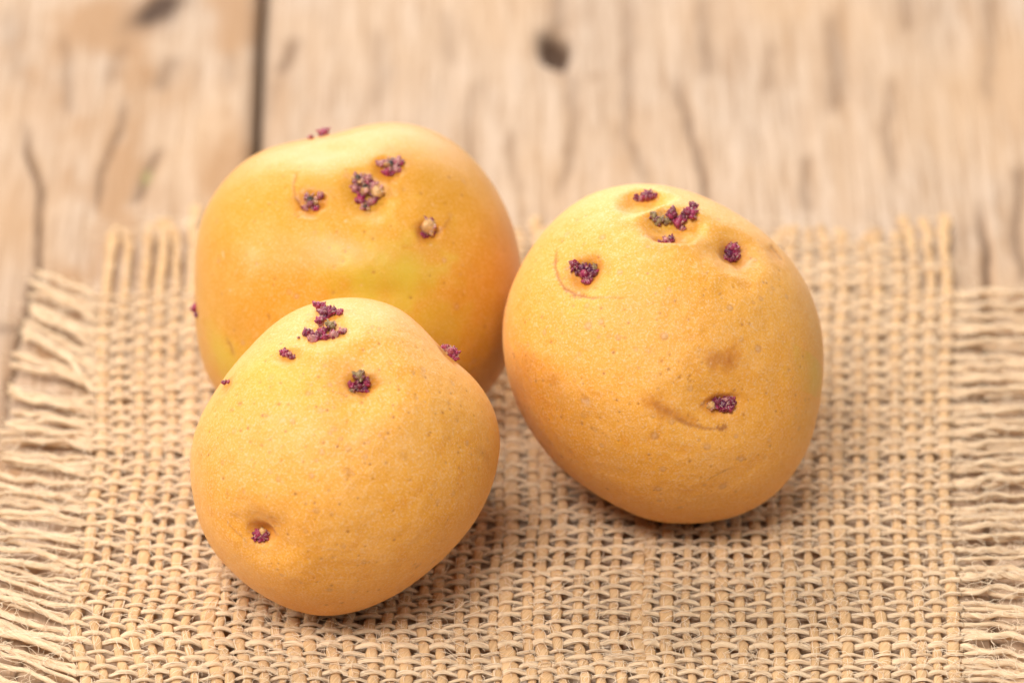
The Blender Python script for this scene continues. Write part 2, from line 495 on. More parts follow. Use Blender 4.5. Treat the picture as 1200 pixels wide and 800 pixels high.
# weft threads: each one mesh, from the left tip through the weave to the right tip
for i in range(NF):
    per = 6
    s = np.linspace(-0.5, NW - 0.5, (NW) * per + 1)
    warp_idx = np.interp(s, np.arange(NW), warp_u, left=warp_u[0] - 0.5 / 49, right=warp_u[-1] + 0.5 / 49)
    ph = (-1) ** i
    G = grid_point(warp_idx, np.full_like(s, weft_gy[i]))
    wv = np.cos(math.pi * s) * ph
    G[:, 2] = 0.00002 + np.sign(wv) * np.abs(wv) ** 0.75 * 0.00042 + undulate(G[:, 0], G[:, 1])
    G[:, 1] += 0.00010 * np.sin(math.pi * s) * ph + 0.00010 * rng.normal() * np.cos(math.pi * s)
    _, py0 = ground_px(G[:1]); py0 = float(py0[0])
    lx0, ly0 = ground_px(G[:1]); lx0, ly0 = float(lx0[0]), float(ly0[0])
    rx0, ry0 = ground_px(G[-1:]); rx0, ry0 = float(rx0[0]), float(ry0[0])
    # left fringe
    tipx = np.interp(ly0, [335, 390, 470, 540, 620, 700, 800], [46, 36, 12, 3, -16, -28, -34]) + rng.normal() * 4
    tdy = np.interp(ly0, [335, 372, 420, 470, 500, 600, 680, 740, 800], [-14, -34, -38, -22, -8, -12, -22, -34, -40]) + rng.normal() * 5
    stray = (ly0 > 440 and ly0 < 478 and i % 3 == 0)
    if stray: tdy = -62; tipx = 30
    n = 34
    t = np.linspace(1, 0, n + 1)[:-1]
    am = 0.3 + rng.random() * 0.9; fq = 2.0 + rng.random() * 1.2; p0 = rng.random() * 6.3
    fx = lx0 + (tipx - lx0) * t
    bend = rng.normal() * 3
    fy = ly0 + (3.2 if i % 2 else -3.2) * np.minimum(t * 3, 1) + tdy * (t ** (1.0 if stray else 1.15)) + am * np.sin(t * fq * 2 * math.pi + p0) * np.minimum(t * 4, 1) + bend * np.sin(t * 3.1) + 1.6 * n1(t * 5, 40 + i)
    F = px_ground(fx, fy)
    lift = (0.0012 if stray else 0.0)
    F[:, 2] = (0.0010 * math.sin(i * 1.7) + 0.0002 + lift) * np.minimum(t * 3, 1) + 0.0005 * n1(t * 6, 60 + i) * np.minimum(t * 4, 1) + undulate(F[:, 0], F[:, 1]) + (G[0, 2] - undulate(G[:1, 0], G[:1, 1])[0]) * (1 - np.minimum(t * 8, 1))
    F[:, 2] = np.maximum(F[:, 2], -0.0013)
    # right fringe: neighbours bundle in pairs
    n2 = 40
    t2 = np.linspace(0, 1, n2 + 1)[1:]
    pair = 2.4 * (1 if (i // 1) % 2 == 0 else -1)
    gx = rx0 + (1236 + rng.normal() * 8 - rx0) * t2
    am = 0.6 + rng.random() * 1.1
    gyp = ry0 + pair * np.minimum(t2 * 3, 1) + am * np.sin(t2 * 2.4 * 2 * math.pi + rng.random() * 6.3) * np.minimum(t2 * 4, 1) + 2.4 * n1(t2 * 3, 140 + i) * np.minimum(t2 * 3, 1)
    gyp = gyp + np.interp(ry0, [340, 450, 600, 700, 820], [0, 1, -4, 8, 16]) * t2 ** 1.3 * 0.7 + rng.normal() * 1.5 * t2
    H = px_ground(gx, gyp)
    H[:, 2] = (0.0009 * math.sin(i * 2.3) + 0.0004) * np.minimum(t2 * 3, 1) + 0.0007 * n1(t2 * 6, 160 + i) * np.minimum(t2 * 4, 1) + undulate(H[:, 0], H[:, 1]) + (G[-1, 2] - undulate(G[-1:, 0], G[-1:, 1])[0]) * (1 - np.minimum(t2 * 8, 1))
    H[:, 2] = np.maximum(H[:, 2], -0.0013)
    if i < EX:
        u0 = int(20 + 6 * math.sin(i * 2.1)) * per; u1 = len(G) - int(2 + 2 * math.sin(i * 1.3)) * per
        G = G[u0:u1]; F = F[:0]; H = H[:0]
    P = np.concatenate([F, G, H])
    N = len(P); tt = np.arange(N)
    wr = weft_w[i] * (1 + 0.22 * n1(tt * 0.05, 200 + i) + 0.1 * n1(tt * 0.21, 230 + i))
    fr = np.concatenate([np.full(len(F), 1.2), np.ones(len(G)), np.full(len(H), 1.25)])
    fr = np.convolve(np.pad(fr, 4, 'edge'), np.ones(9) / 9, 'valid')
    wr = wr * fr
    wr[:3] *= np.array([0.35, 0.7, 0.9]); wr[-3:] *= np.array([0.9, 0.7, 0.35])
    V, q, uv = tube(P, wr, wr * 0.78, 8, i + 1, lobe=0.15, turns=280.0)
    me = make_mesh('weft_thread', V, q, [M_WEFT], uv=uv)
    link('weft_thread', me, cloth)
    PATHS.append((P, wr, wr * 0.78, 46))
    fib_starts.append(P[rng.integers(0, N, 70)]); 
    if len(F): fib_starts.append(F[rng.integers(0, n, 14)]); fib_starts.append(H[rng.integers(0, n2, 12)])

# warp threads: over and under the weft, frayed at the back
for j in range(NW):
    per = 4
    s = np.linspace(0, NF - 1, (NF - 1) * per + 1)
    gy = np.interp(s, np.arange(NF), weft_gy)
    G = grid_point(np.full_like(s, warp_u[j]), gy)
    wv = -np.cos(math.pi * (s + j))
    und = undulate(G[:, 0], G[:, 1])
    G[:, 2] = wv * 0.00034 + und
    lx, ly = ground_px(G[:1]); lx, ly = float(lx[0]), float(ly[0])
    n = 26
    t = np.linspace(1, 0, n + 1)[:-1]
    endy = 262 + 26 * float(n1(np.array([j * 0.31]), 91)[0]) + 8 * rng.normal()
    if j < 3: endy += 12
    if j > 40: endy += 14
    am = 1.0 + 1.4 * rng.random()
    endy = min(endy, ly - 14)
    fy = ly + (endy - ly) * t
    fx = lx + am * np.sin(t * (1.2 + rng.random()) * 2 * math.pi + rng.random() * 6) * np.minimum(t * 3, 1) + rng.normal() * 8 * t ** 1.5
    F = px_ground(fx, fy)
    F[:, 2] = undulate(F[:, 0], F[:, 1]) + 0.0007 * n1(t * 5, 300 + j) * np.minimum(t * 3, 1) + 0.0005 * t
    P = np.concatenate([F, G]); N = len(P); tt = np.arange(N)
    wr = warp_w[j] * (1 + 0.20 * n1(tt * 0.035, 400 + j) + 0.09 * n1(tt * 0.22, 440 + j))
    wr[:n] *= 1.25
    squeeze = np.ones(N); squeeze[n:] = 1 + 0.10 * wv
    wr = wr * squeeze
    wr[:3] *= np.array([0.35, 0.7, 0.9])
    V, q, uv = tube(P, wr, np.minimum(wr * 0.45, 0.00042), 8, 100 + j, lobe=0.06, turns=90)
    me = make_mesh('warp_thread', V, q, [M_WARP], uv=uv)
    link('warp_thread', me, cloth)
    PATHS.append((P, wr, np.minimum(wr * 0.5, 0.00042), 34))
    fib_starts.append(P[rng.integers(0, N, 80)])

# jute fibres: some lie along the threads, some stand off them
FV, FQ = [], []; foff = 0
def add_fibres(P, r):
    """P (n, k, 3) polylines, r (n,) radii: three-sided hairs tapering to the tips"""
    global foff
    n, k, _ = P.shape
    T = np.gradient(P, axis=1); T /= np.linalg.norm(T, axis=2)[..., None] + 1e-12
    Sd = np.cross(T, np.array([0.02, 0.01, 1.0])); Sd /= np.linalg.norm(Sd, axis=2)[..., None] + 1e-12
    U = np.cross(Sd, T)
    th = np.arange(3) / 3 * 2 * math.pi
    tp = np.ones(k); tp[0] = tp[-1] = 0.4
    rr_ = (r[:, None] * tp[None])[..., None, None]
    V = P[:, :, None] + Sd[:, :, None] * (np.cos(th)[None, None, :, None] * rr_) + U[:, :, None] * (np.sin(th)[None, None, :, None] * rr_)
    b = (np.arange(n) * k * 3)[:, None, None] + (np.arange(k - 1) * 3)[None, :, None] + np.arange(3)[None, None]
    c = (np.arange(n) * k * 3)[:, None, None] + (np.arange(k - 1) * 3)[None, :, None] + ((np.arange(3) + 1) % 3)[None, None]
    FQ.append(np.stack([b, b + 3, c + 3, c], -1).reshape(-1, 4) + foff)
    FV.append(V.reshape(-1, 3)); foff += n * k * 3
for P, w, h, cnt in PATHS:
    N = len(P); k = 10
    st = rng.integers(2, N - k - 2, cnt); idx = st[:, None] + np.arange(k)[None]
    a0 = rng.uniform(0.15, math.pi - 0.15, cnt)[:, None] + rng.normal(size=cnt)[:, None] * 0.06 * np.arange(k)[None]
    T = np.gradient(P, axis=0); T /= np.linalg.norm(T, axis=1)[:, None]
    Sd = np.cross(T, np.array([0, 0, 1.0])); Sd /= np.linalg.norm(Sd, axis=1)[:, None]; U = np.cross(Sd, T)
    off = 1.08 + 0.25 * np.abs(rng.normal(size=(cnt, 1))) * np.sin(np.arange(k) / (k - 1) * math.pi)[None]
    Q = P[idx] + Sd[idx] * (np.cos(a0) * w[idx] * off)[..., None] + U[idx] * (np.sin(a0) * h[idx] * off)[..., None]
    add_fibres(Q, rng.uniform(0.00004, 0.00009, cnt))
S = np.concatenate(fib_starts); S = S[rng.random(len(S)) < 0.9]; NFB = len(S)
seg = 6
ang = rng.uniform(0, 2 * math.pi, NFB); ln = rng.gamma(2.0, 0.0019, NFB).clip(0.0012, 0.013)
curl = rng.normal(size=NFB) * 1.6; rise = rng.uniform(0.0, 0.8, NFB)
P = np.empty((NFB, seg + 1, 3)); P[:, 0] = S + np.array([0, 0, 0.0008])
for k in range(seg):
    a = ang + curl * k / seg * 1.5 + 0.3 * rng.normal(size=NFB)
    st = ln / seg
    up = rise * np.cos(k / seg * 2.9) * 0.7
    P[:, k + 1] = P[:, k] + np.stack([np.cos(a) * st, np.sin(a) * st, up * st], -1)
add_fibres(P, 0.000055 * rng.uniform(0.6, 1.4, NFB))
fo = link('loose_fibres', make_mesh('loose_fibres', np.concatenate(FV), np.concatenate(FQ), [M_FIBRE]), cloth)
fo['kind'] = 'stuff'

# ------------------------------------------------------------------ potatoes
def cube_sphere(n):
    lin = np.tan(np.linspace(-math.pi / 4, math.pi / 4, n + 1))
    a, b = np.meshgrid(lin, lin, indexing='ij'); one = np.ones_like(a)
    faces = [np.stack(f, -1) for f in ((a, b, one), (b, a, -one), (one, a, b), (-one, b, a), (b, one, a), (a, -one, b))]
    V = np.concatenate([f.reshape(-1, 3) for f in faces])
    m = n + 1
    i = np.arange(n)[:, None] * m + np.arange(n)[None]
    q = np.stack([i, i + m, i + m + 1, i + 1], -1).reshape(-1, 4)
    Q = np.concatenate([q + k * m * m for k in range(6)])
    V /= np.linalg.norm(V, axis=1)[:, None]
    key = np.round(V * 1e6).astype(np.int64)
    _, first, inv = np.unique(key, axis=0, return_index=True, return_inverse=True)
    V = V[first]; Q = inv.reshape(-1)[Q]
    return V, Q
UNIT, QUADS = cube_sphere(150)
phi = np.arccos(np.clip(UNIT[:, 2], -1, 1)); ph2 = phi - 0.38 * np.sin(phi)
rr = np.sin(ph2) / np.maximum(np.sin(phi), 1e-9)
DIRS = np.stack([UNIT[:, 0] * rr, UNIT[:, 1] * rr, np.cos(ph2)], -1)
DIRS /= np.linalg.norm(DIRS, axis=1)[:, None]

def vnormals(V):
    a = V[QUADS[:, 2]] - V[QUADS[:, 0]]; b = V[QUADS[:, 3]] - V[QUADS[:, 1]]
    fn = np.cross(a, b)
    N = np.zeros_like(V)
    for k in range(4):
        for c in range(3):
            N[:, c] += np.bincount(QUADS[:, k], fn[:, c], len(V))
    N /= np.linalg.norm(N, axis=1)[:, None] + 1e-12
    if (N * V).sum() < 0: N = -N
    return N

def knob_mesh():
    """a low sphere, 8 x 10"""
    nu, nv = 12, 8
    v = [(0, 0, 1)]
    for i in range(1, nv):
        f = math.pi * i / nv
        for k in range(nu):
            g = 2 * math.pi * k / nu
            v.append((math.sin(f) * math.cos(g), math.sin(f) * math.sin(g), math.cos(f)))
    v.append((0, 0, -1))
    q, t = [], []
    for k in range(nu):
        t.append((0, 1 + k, 1 + (k + 1) % nu))
        t.append((len(v) - 1, 1 + (nv - 2) * nu + (k + 1) % nu, 1 + (nv - 2) * nu + k))
    for i in range(nv - 2):
        for k in range(nu):
            q.append((1 + i * nu + k, 1 + (i + 1) * nu + k, 1 + (i + 1) * nu + (k + 1) % nu, 1 + i * nu + (k + 1) % nu))
    return np.array(v, float), np.array(q), np.array(t)
KV, KQ, KT = knob_mesh()
PURPLE = (0.19, 0.020, 0.050); MAGENTA = (0.36, 0.030, 0.09); PINK = (0.50, 0.20, 0.18); PALE = (0.64, 0.36, 0.13)
BLACK = (0.015, 0.014, 0.014); DARKP = (0.12, 0.015, 0.06); GREENISH = (0.30, 0.21, 0.09)
TINTS = {'p': PURPLE, 'm': MAGENTA, 'k': PINK, 'y': PALE, 'b': BLACK, 'd': DARKP, 'g': GREENISH}

def make_sprout(surf, spec, R, parent, to_m, origin_shift, label=None):
    """spec: list of (x, y, r, tint, raise) in photo pixels, each one bud of the cluster"""
    Vs, Qs, Ts, Cs = [], [], [], []
    off = 0
    def add_blob(c, axis, r, ln, tint, tip, sharp=0.0):
        nonlocal off
        a = axis / np.linalg.norm(axis)
        s = np.cross(a, [0.3, 0.9, 0.2]); s /= np.linalg.norm(s); u = np.cross(a, s)
        z = KV[:, 2]
        w = r * (1 - sharp * np.clip(z, 0, 1) ** 1.5 * 0.75)
        j = 1 + 0.16 * noise(KV * 2.2 + c * 0.31, 3)
        V = c + s * (KV[:, 0] * w * j)[:, None] + u * (KV[:, 1] * w * j)[:, None] + a * (z * ln * j)[:, None]
        mixf = np.clip(z * 0.5 + 0.5, 0, 1)[:, None]
        C = np.array(tint)[None] * (1 - mixf) + np.array(tip)[None] * mixf
        C = C * (1 + 0.25 * noise(KV * 3 + c * 0.7, 6))[:, None]
        Vs.append(V); Qs.append(KQ + off); Ts.append(KT + off); Cs.append(np.concatenate([np.clip(C, 0.004, 1), np.ones((len(V), 1))], 1)); off += len(V)
    for (x, y, r, tint, lift) in spec:
        r = r * 1.12
        p, nrm = surf(x, y)
        ax = nrm * 0.8 + np.array([0, 0.35, 0.1]) + 0.25 * rng.normal(size=3); ax /= np.linalg.norm(ax)
        c = p + nrm * (r * (lift - 0.15))
        # stubby stem down into the eye, then a core and a rosette of pointed bud scales
        basec = PALE if tint in 'yk' else (PINK if rng.random() < 0.4 else PURPLE)
        add_blob(c - nrm * r * 0.5, nrm, r * 0.62, r * 0.9, PALE if rng.random() < 0.5 else PINK, basec)
        tip = TINTS[tint]
        if tint == 'b':
            add_blob(c, ax, r * 0.50, r * 0.62, PALE, BLACK)
            add_blob(c + ax * r * 0.42, ax, r * 0.24, r * 0.28, BLACK, BLACK)
            sc = (PINK, PURPLE, PALE, PINK)
        elif tint == 'y':
            add_blob(c + ax * r * 0.1, ax, r * 0.78, r * 0.8, PALE, PALE)
            sc = (PURPLE, PALE, PINK, PURPLE)
        else:
            add_blob(c, ax, r * 0.6, r * 0.75, tip, tip)
            sc = (tip, MAGENTA if tint != 'g' else GREENISH, PURPLE, tip)
        s = np.cross(ax, [0.2, 0.4, 0.9]); s /= np.linalg.norm(s); u = np.cross(ax, s)
        m = 6
        a0 = rng.random() * 6
        for k in range(m):
            a = a0 + k / m * 2 * math.pi + rng.normal() * 0.2
            o = s * math.cos(a) + u * math.sin(a)
            dr = o * rng.uniform(0.3, 1.3) + ax * rng.uniform(0.5, 1.1) + 0.25 * rng.normal(size=3)
            add_blob(c + o * r * (0.50 + 0.12 * rng.random()) + ax * r * rng.uniform(-0.1, 0.30), dr,
                     r * rng.uniform(0.28, 0.42), r * rng.uniform(0.45, 0.75), sc[k % 4], sc[(k + 1) % 4], 0.9)
        for k in range(5):
            a = rng.random() * 6.3
            o = s * math.cos(a) + u * math.sin(a)
            add_blob(c + o * r * 0.6 + ax * r * 0.5, ax + o * 0.5 + 0.4 * rng.normal(size=3), r * 0.08, r * 0.32, PINK, (0.62, 0.42, 0.36), 0.9)
    V = to_m(np.concatenate(Vs)) - origin_shift
    me = make_mesh('sprout', V, np.concatenate(Qs), [M_SPROUT], cols={'tint': np.concatenate(Cs)}, tris=np.concatenate(Ts))
    o = link('sprout', me, parent)
    if label: o['label'] = label
    return o

def build_potato(center, outline, depth, dents, marks, sprouts, lentic, nrandom, seed, label, dust=1.0):
    cx, cy = center
    pts = np.array(outline, float)
    dx = pts[:, 0] - cx; dy = cy - pts[:, 1]
    th = np.arctan2(dy, dx); R = np.hypot(dx, dy)
    o = np.argsort(th); th, R = th[o], R[o]
    tg = np.linspace(-math.pi, math.pi, 721)[:-1]
    Rg = np.interp(tg, np.concatenate([th - 2 * math.pi, th, th + 2 * math.pi]), np.tile(R, 3))
    F = np.fft.rfft(Rg)
    k = np.arange(len(F))
    Rfine = np.fft.irfft(F * np.exp(-(k / 16.0) ** 2), len(tg))
    Rlow = np.fft.irfft(F * np.exp(-(k / 2.2) ** 4), len(tg))
    def at(A, t): return np.interp(t, np.append(tg, math.pi), np.append(A, A[0]))
    tv = np.arctan2(DIRS[:, 1], DIRS[:, 0]); sp = np.hypot(DIRS[:, 0], DIRS[:, 1])
    w = sp ** 5
    Rv = at(Rlow, tv) * (1 - w) + at(Rfine, tv) * w
    V = np.stack([DIRS[:, 0] * Rv, DIRS[:, 1] * Rv, DIRS[:, 2] * depth], -1)      # in photo pixels, z towards the camera
    N = vnormals(V)
    # broad unevenness that fades towards the traced outline
    face = np.clip(1 - sp ** 6, 0.0, 1)
    V = V + N * ((3.0 * fbm(V / 75.0, seed, 2) + 1.1 * dust * fbm(V / 26.0, seed + 5, 2)) * face + 0.35 * dust ** 2 * fbm(V / 10.0, seed + 9, 2))[:, None]
    def surf_of(V, N):
        idx = np.where(DIRS[:, 2] > -0.12)[0]
        Vi = V[idx]
        def surf(x, y):
            d = (Vi[:, 0] - (x - cx)) ** 2 + (Vi[:, 1] - (cy - y)) ** 2
            kk = idx[np.argmin(d - 0.0 * Vi[:, 2])]
            return V[kk].copy(), N[kk].copy()
        return surf
    A = {k: np.zeros(len(V)) for k in ('green', 'ochre', 'brown', 'pale')}
    # eyes and other dents: x, y, radius across, radius along, depth px, ring px
    for (x, y, ra, rb, dp, ring) in dents:
        N = vnormals(V); s = surf_of(V, N); p, nn = s(x, y)
        t1 = np.cross([0, 1, 0.2], nn); t1 /= np.linalg.norm(t1); t2 = np.cross(nn, t1)
        dlt = V - p
        u = dlt @ t1 / ra; v = dlt @ t2 / rb; h = dlt @ nn
        v = np.where(v > 0, v * 1.2, v * 0.88)
        jn = 1 + 0.30 * fbm(V / (max(ra, rb) * 0.9) + seed, seed + 61, 2)
        u = u * jn; v = v * jn
        r2 = u * u + v * v + (h / (max(ra, rb) * 1.6)) ** 2
        g = np.exp(-r2 * 1.2) if max(ra, rb) > 31 else np.exp(-(r2 ** 1.6) * 0.85)
        lip = np.exp(-((np.sqrt(r2) - 1.5) / 0.42) ** 2)
        V = V - nn * (dp * g)[:, None] + N * (ring * 0.5 * lip)[:, None]
        if max(ra, rb) < 24:
            A['ochre'] = np.maximum(A['ochre'], 0.95 * np.exp(-r2 * 0.7) * min(1, dp / 5))  # deeper skin hue of the eyes, plus painted shading inside the pits
    N = vnormals(V); surf = surf_of(V, N)
    # marks: kind, polyline px, half width px, strength, relief px
    for kind, pl_, hw, stg, rel in marks:
        P3 = []
        for a, b in zip(pl_[:-1], pl_[1:]):
            for f in np.linspace(0, 1, max(2, int(math.hypot(b[0] - a[0], b[1] - a[1]) / max(0.6, hw * 0.5))) ):
                P3.append(surf(a[0] + (b[0] - a[0]) * f, a[1] + (b[1] - a[1]) * f)[0])
        P3 = np.array(P3)
        lo = P3.min(0) - hw * 4; hi = P3.max(0) + hw * 4
        sel = np.where(((V > lo) & (V < hi)).all(1))[0]
        if len(sel) == 0: continue
        d = np.full(len(sel), 1e9); par = np.zeros(len(sel))
        for k_, c in enumerate(P3):
            dd = np.linalg.norm(V[sel] - c, axis=1); m = dd < d; d[m] = dd[m]; par[m] = k_ / max(1, len(P3) - 1)
        soft = kind in ('ochre', 'green')
        jit = 1 + (0.25 if soft else 0.75) * fbm(V[sel] / max(2.5, hw * 0.8), seed + 31, 2) + 0.5 * fbm(V[sel] / 14.0, seed + 37, 1)
        prof = np.exp(-(d * jit / hw) ** 2) * (np.clip(np.minimum(par, 1 - par) * 6 + 0.25, 0, 1) if len(P3) > 3 else 1)
        A[kind][sel] = np.maximum(A[kind][sel], np.clip(stg * prof * ((0.72 + 0.5 * fbm(V[sel] / 4.0, seed + 71, 3)) if kind == 'ochre' else 1), 0, 1))
        V[sel] -= N[sel] * (rel * prof)[:, None]
    # lenticels
    spots = list(lentic)
    r2_ = np.random.default_rng(seed)
    for _ in range(nrandom):
        a = r2_.random() * 6.283; rad = math.sqrt(r2_.random()) * 0.97
        Rr = float(at(Rfine, np.array([a]))[0])
        spots.append((cx + math.cos(a) * rad * Rr, cy - math.sin(a) * rad * Rr, r2_.gamma(3.0, 0.34) + 0.8, r2_.uniform(0.3, 0.85)))
    for sp_ in spots:
        x, y = sp_[:2]; r = sp_[2] if len(sp_) > 2 else 3.0; stg = sp_[3] if len(sp_) > 3 else 0.8
        p, nn = surf(x, y)
        sel = np.where((np.abs(V - p) < r * 3).all(1))[0]
        d = np.linalg.norm(V[sel] - p, axis=1) / r
        ringp = np.exp(-((d - 1.0) / 0.5) ** 2); core = np.exp(-(d / 0.75) ** 2)
        rnd = r2_.random()
        if rnd < 0.25 and len(sp_) > 2 and sp_[2] < 2.3: A['pale'][sel] = np.maximum(A['pale'][sel], stg * core)
        elif rnd < 0.8 and len(sp_) > 2 and sp_[2] < 2.7: A['brown'][sel] = np.maximum(A['brown'][sel], 1.0 * stg * core)
        else:
            A['brown'][sel] = np.maximum(A['brown'][sel], 0.38 * stg * ringp * np.clip(1.7 - d, 0, 1) + 0.30 * stg * core)
            A['pale'][sel] = np.maximum(A['pale'][sel], 0.45 * stg * core)
        V[sel] += N[sel] * (0.15 * core * stg - 0.45 * ringp * stg)[:, None]
    # ---- place in the world: slide along the line of sight until the potato rests on the cloth
    ray = px_ray(np.array(cx), np.array(cy)); ray = ray / FPX      # depth 1 along the optical axis
    e_z = -ray / np.linalg.norm(ray)
    e_x = np.cross([0, 0, 1.0], e_z); e_x /= np.linalg.norm(e_x); e_y = np.cross(e_z, e_x)
    Wd = V[:, :1] * e_x + V[:, 1:2] * e_y + V[:, 2:] * e_z         # world oriented, still px
    lowest = Wd[:, 2].min()
    # CAM.z + t*ray.z + t/FPX*lowest = contact
    contact = -0.0004
    t = (contact - CAM[2]) / (ray[2] + lowest / FPX)
    C = CAM + t * ray; sc = t / FPX
    kmin = int(np.argmin(Wd[:, 2])); org = C.copy(); org[2] = contact; org[:2] = (C + Wd[kmin] * sc)[:2]
    def to_m(Q): return C + (Q[:, :1] * e_x + Q[:, 1:2] * e_y + Q[:, 2:] * e_z) * sc
    A['dust'] = np.full(len(V), dust)
    me = make_mesh('potato', to_m(V) - org, QUADS, [M_POTATO], floats=A)
    ob = link('potato', me, None, org)
    ob['label'] = label; ob['category'] = 'potato'; ob['group'] = 'sprouting potatoes on the burlap'
    N = vnormals(V); surf = surf_of(V, N)
    for spec in sprouts:
        lb = None
        if isinstance(spec, tuple): lb, spec = spec
        make_sprout(surf, spec, None, ob, to_m, org, lb)
    print('front depth', t - depth*sc, 'potato', label[:20], 'centre', C, 'diameter m', 2 * depth * sc)
    return ob

OUT_A = [(231.5,284),(238.5,249.5),(263,211),(301.5,178),(329.5,169),(357.5,164),(396,158.5),(417,151),(445,144.5),(473,144.5),(504.5,151.5),(532.5,167),(557,188),(578,216),(595.5,249.5),(606,281),(609.5,302),(611,345),(605,395),(590,435),(571,460),(535,490),(480,512),(420,520),(350,512),(295,492),(252.5,458),(238.5,431.5),(231.5,400),(229.5,340)]
OUT_B = [(223,540),(226,512),(238.5,480.5),(257,453),(294.5,407),(322.5,379),(350.5,361.5),(375,353),(410,348.5),(445,352),(473,363),(494,382.5),(515,407),(536,428),(560.5,449),(576,473.5),(584,494.5),(586.5,519),(580,559.5),(564,598),(532.5,640),(497.5,671.5),(462.5,696),(427.5,712),(392.5,720.5),(364.5,720),(333,710),(298,691),(266.5,663),(242,633),(230,598),(224,562)]
OUT_C = [(588,390),(593,354.5),(608.5,316),(629.5,281),(654,253),(685.5,230),(720.5,218.7),(755.5,215.5),(794,221),(825.5,232),(860.5,249.5),(892,270.5),(920,297),(941,326.5),(955,358),(963,389.5),(964.5,421),(964,440),(958.5,482),(948,524),(927,559),(899,587),(867.5,603),(832.5,610),(797.5,613),(766,610),(727.5,594),(689,571),(654,545),(626,510),(605,471.5),(593,430)]

build_potato((420, 332), OUT_A, 186,
    dents=[(440, 348, 80, 30, 7, 0), (435, 232, 70, 40, 9, 0), (385, 175, 34, 26, 5, 0),
           (368, 237, 15, 14, 7, 0.5), (430, 228, 24, 28, 7, 0.2), (457, 199, 16, 15, 5, 0.2), (500, 272, 13, 11, 8, 1.0), (300, 300, 45, 60, -5, 0), (520, 330, 40, 40, -4, 0)],
    marks=[('brown', [(352,203),(347,218),(349,232),(357,244),(366,250)], 1.8, 0.55, 1.2),
           ('brown', [(512,275),(519,268),(526,257)], 1.6, 0.35, -0.6),
           ('green', [(430,330),(470,325)], 38, 0.75, 0), ('green', [(262,412),(275,430)], 30, 0.6, 0), ('green', [(500,375),(520,380)], 30, 0.35, 0),
           ('brown', [(267,393),(271,402),(275,413)], 3.2, 0.5, 0.8), ('ochre', [(455,180),(475,182)], 12, 0.4, 0),
           ('pale', [(264,292),(265,300)], 2.5, 0.5, 0.4), ('ochre', [(470,291),(485,293)], 2.5, 0.35, 0.4)],
    sprouts=[[(367,238,9.5,'b',0.3),(379,231,5,'k',0.3),(361,244,5,'k',0.2),(372,246,5,'m',0.1)],
             [(421,213,8,'b',0.3),(432,212,6,'k',0.4),(430,225,9,'b',0.5),(444,229,9,'y',0.3),(423,237,7,'m',0.4),(429,246,6,'b',0.3),(437,240,6,'k',0.3),(417,223,6,'k',0.2),(439,220,6,'k',0.3)],
             [(458,197,9,'b',0.3),(447,196,6,'k',0.3),(468,194,7,'k',0.3),(455,206,7,'m',0.2),(465,203,6,'k',0.2)],
             ('pale yellow sprout with a purple foot', [(501,268,10.5,'y',0.3),(497,277,6,'p',0.2),(505,277,5,'m',0.1)]),
             [(383,157,7,'m',0.6),(379,160,4,'p',0.4),(367,163,4,'k',0.5)],
             [(230,358,6,'m',0.3),(232,366,4,'d',0.2)]],
    lentic=[(311,248,2,.5),(302,259,2,.5),(396,273,2,.5),(437,281,2.2,.6),(409,291,2,.4),(403,306,2.2,.5),(438,319,2.6,.6),(391,342,2.4,.5),(341,341,3,.5),(532,361,3.4,.7),(537,324,2,.5),(494,230,2.2,.6),(382,201,2,.4),(319,239,2,.5),(476,156,2,.4),(311,325,2,.5),(251,320,1.8,.5)],
    nrandom=130, seed=21, dust=0.5,
    label='rear potato with a dipped top and five purple-flecked eyes, behind the other two potatoes')
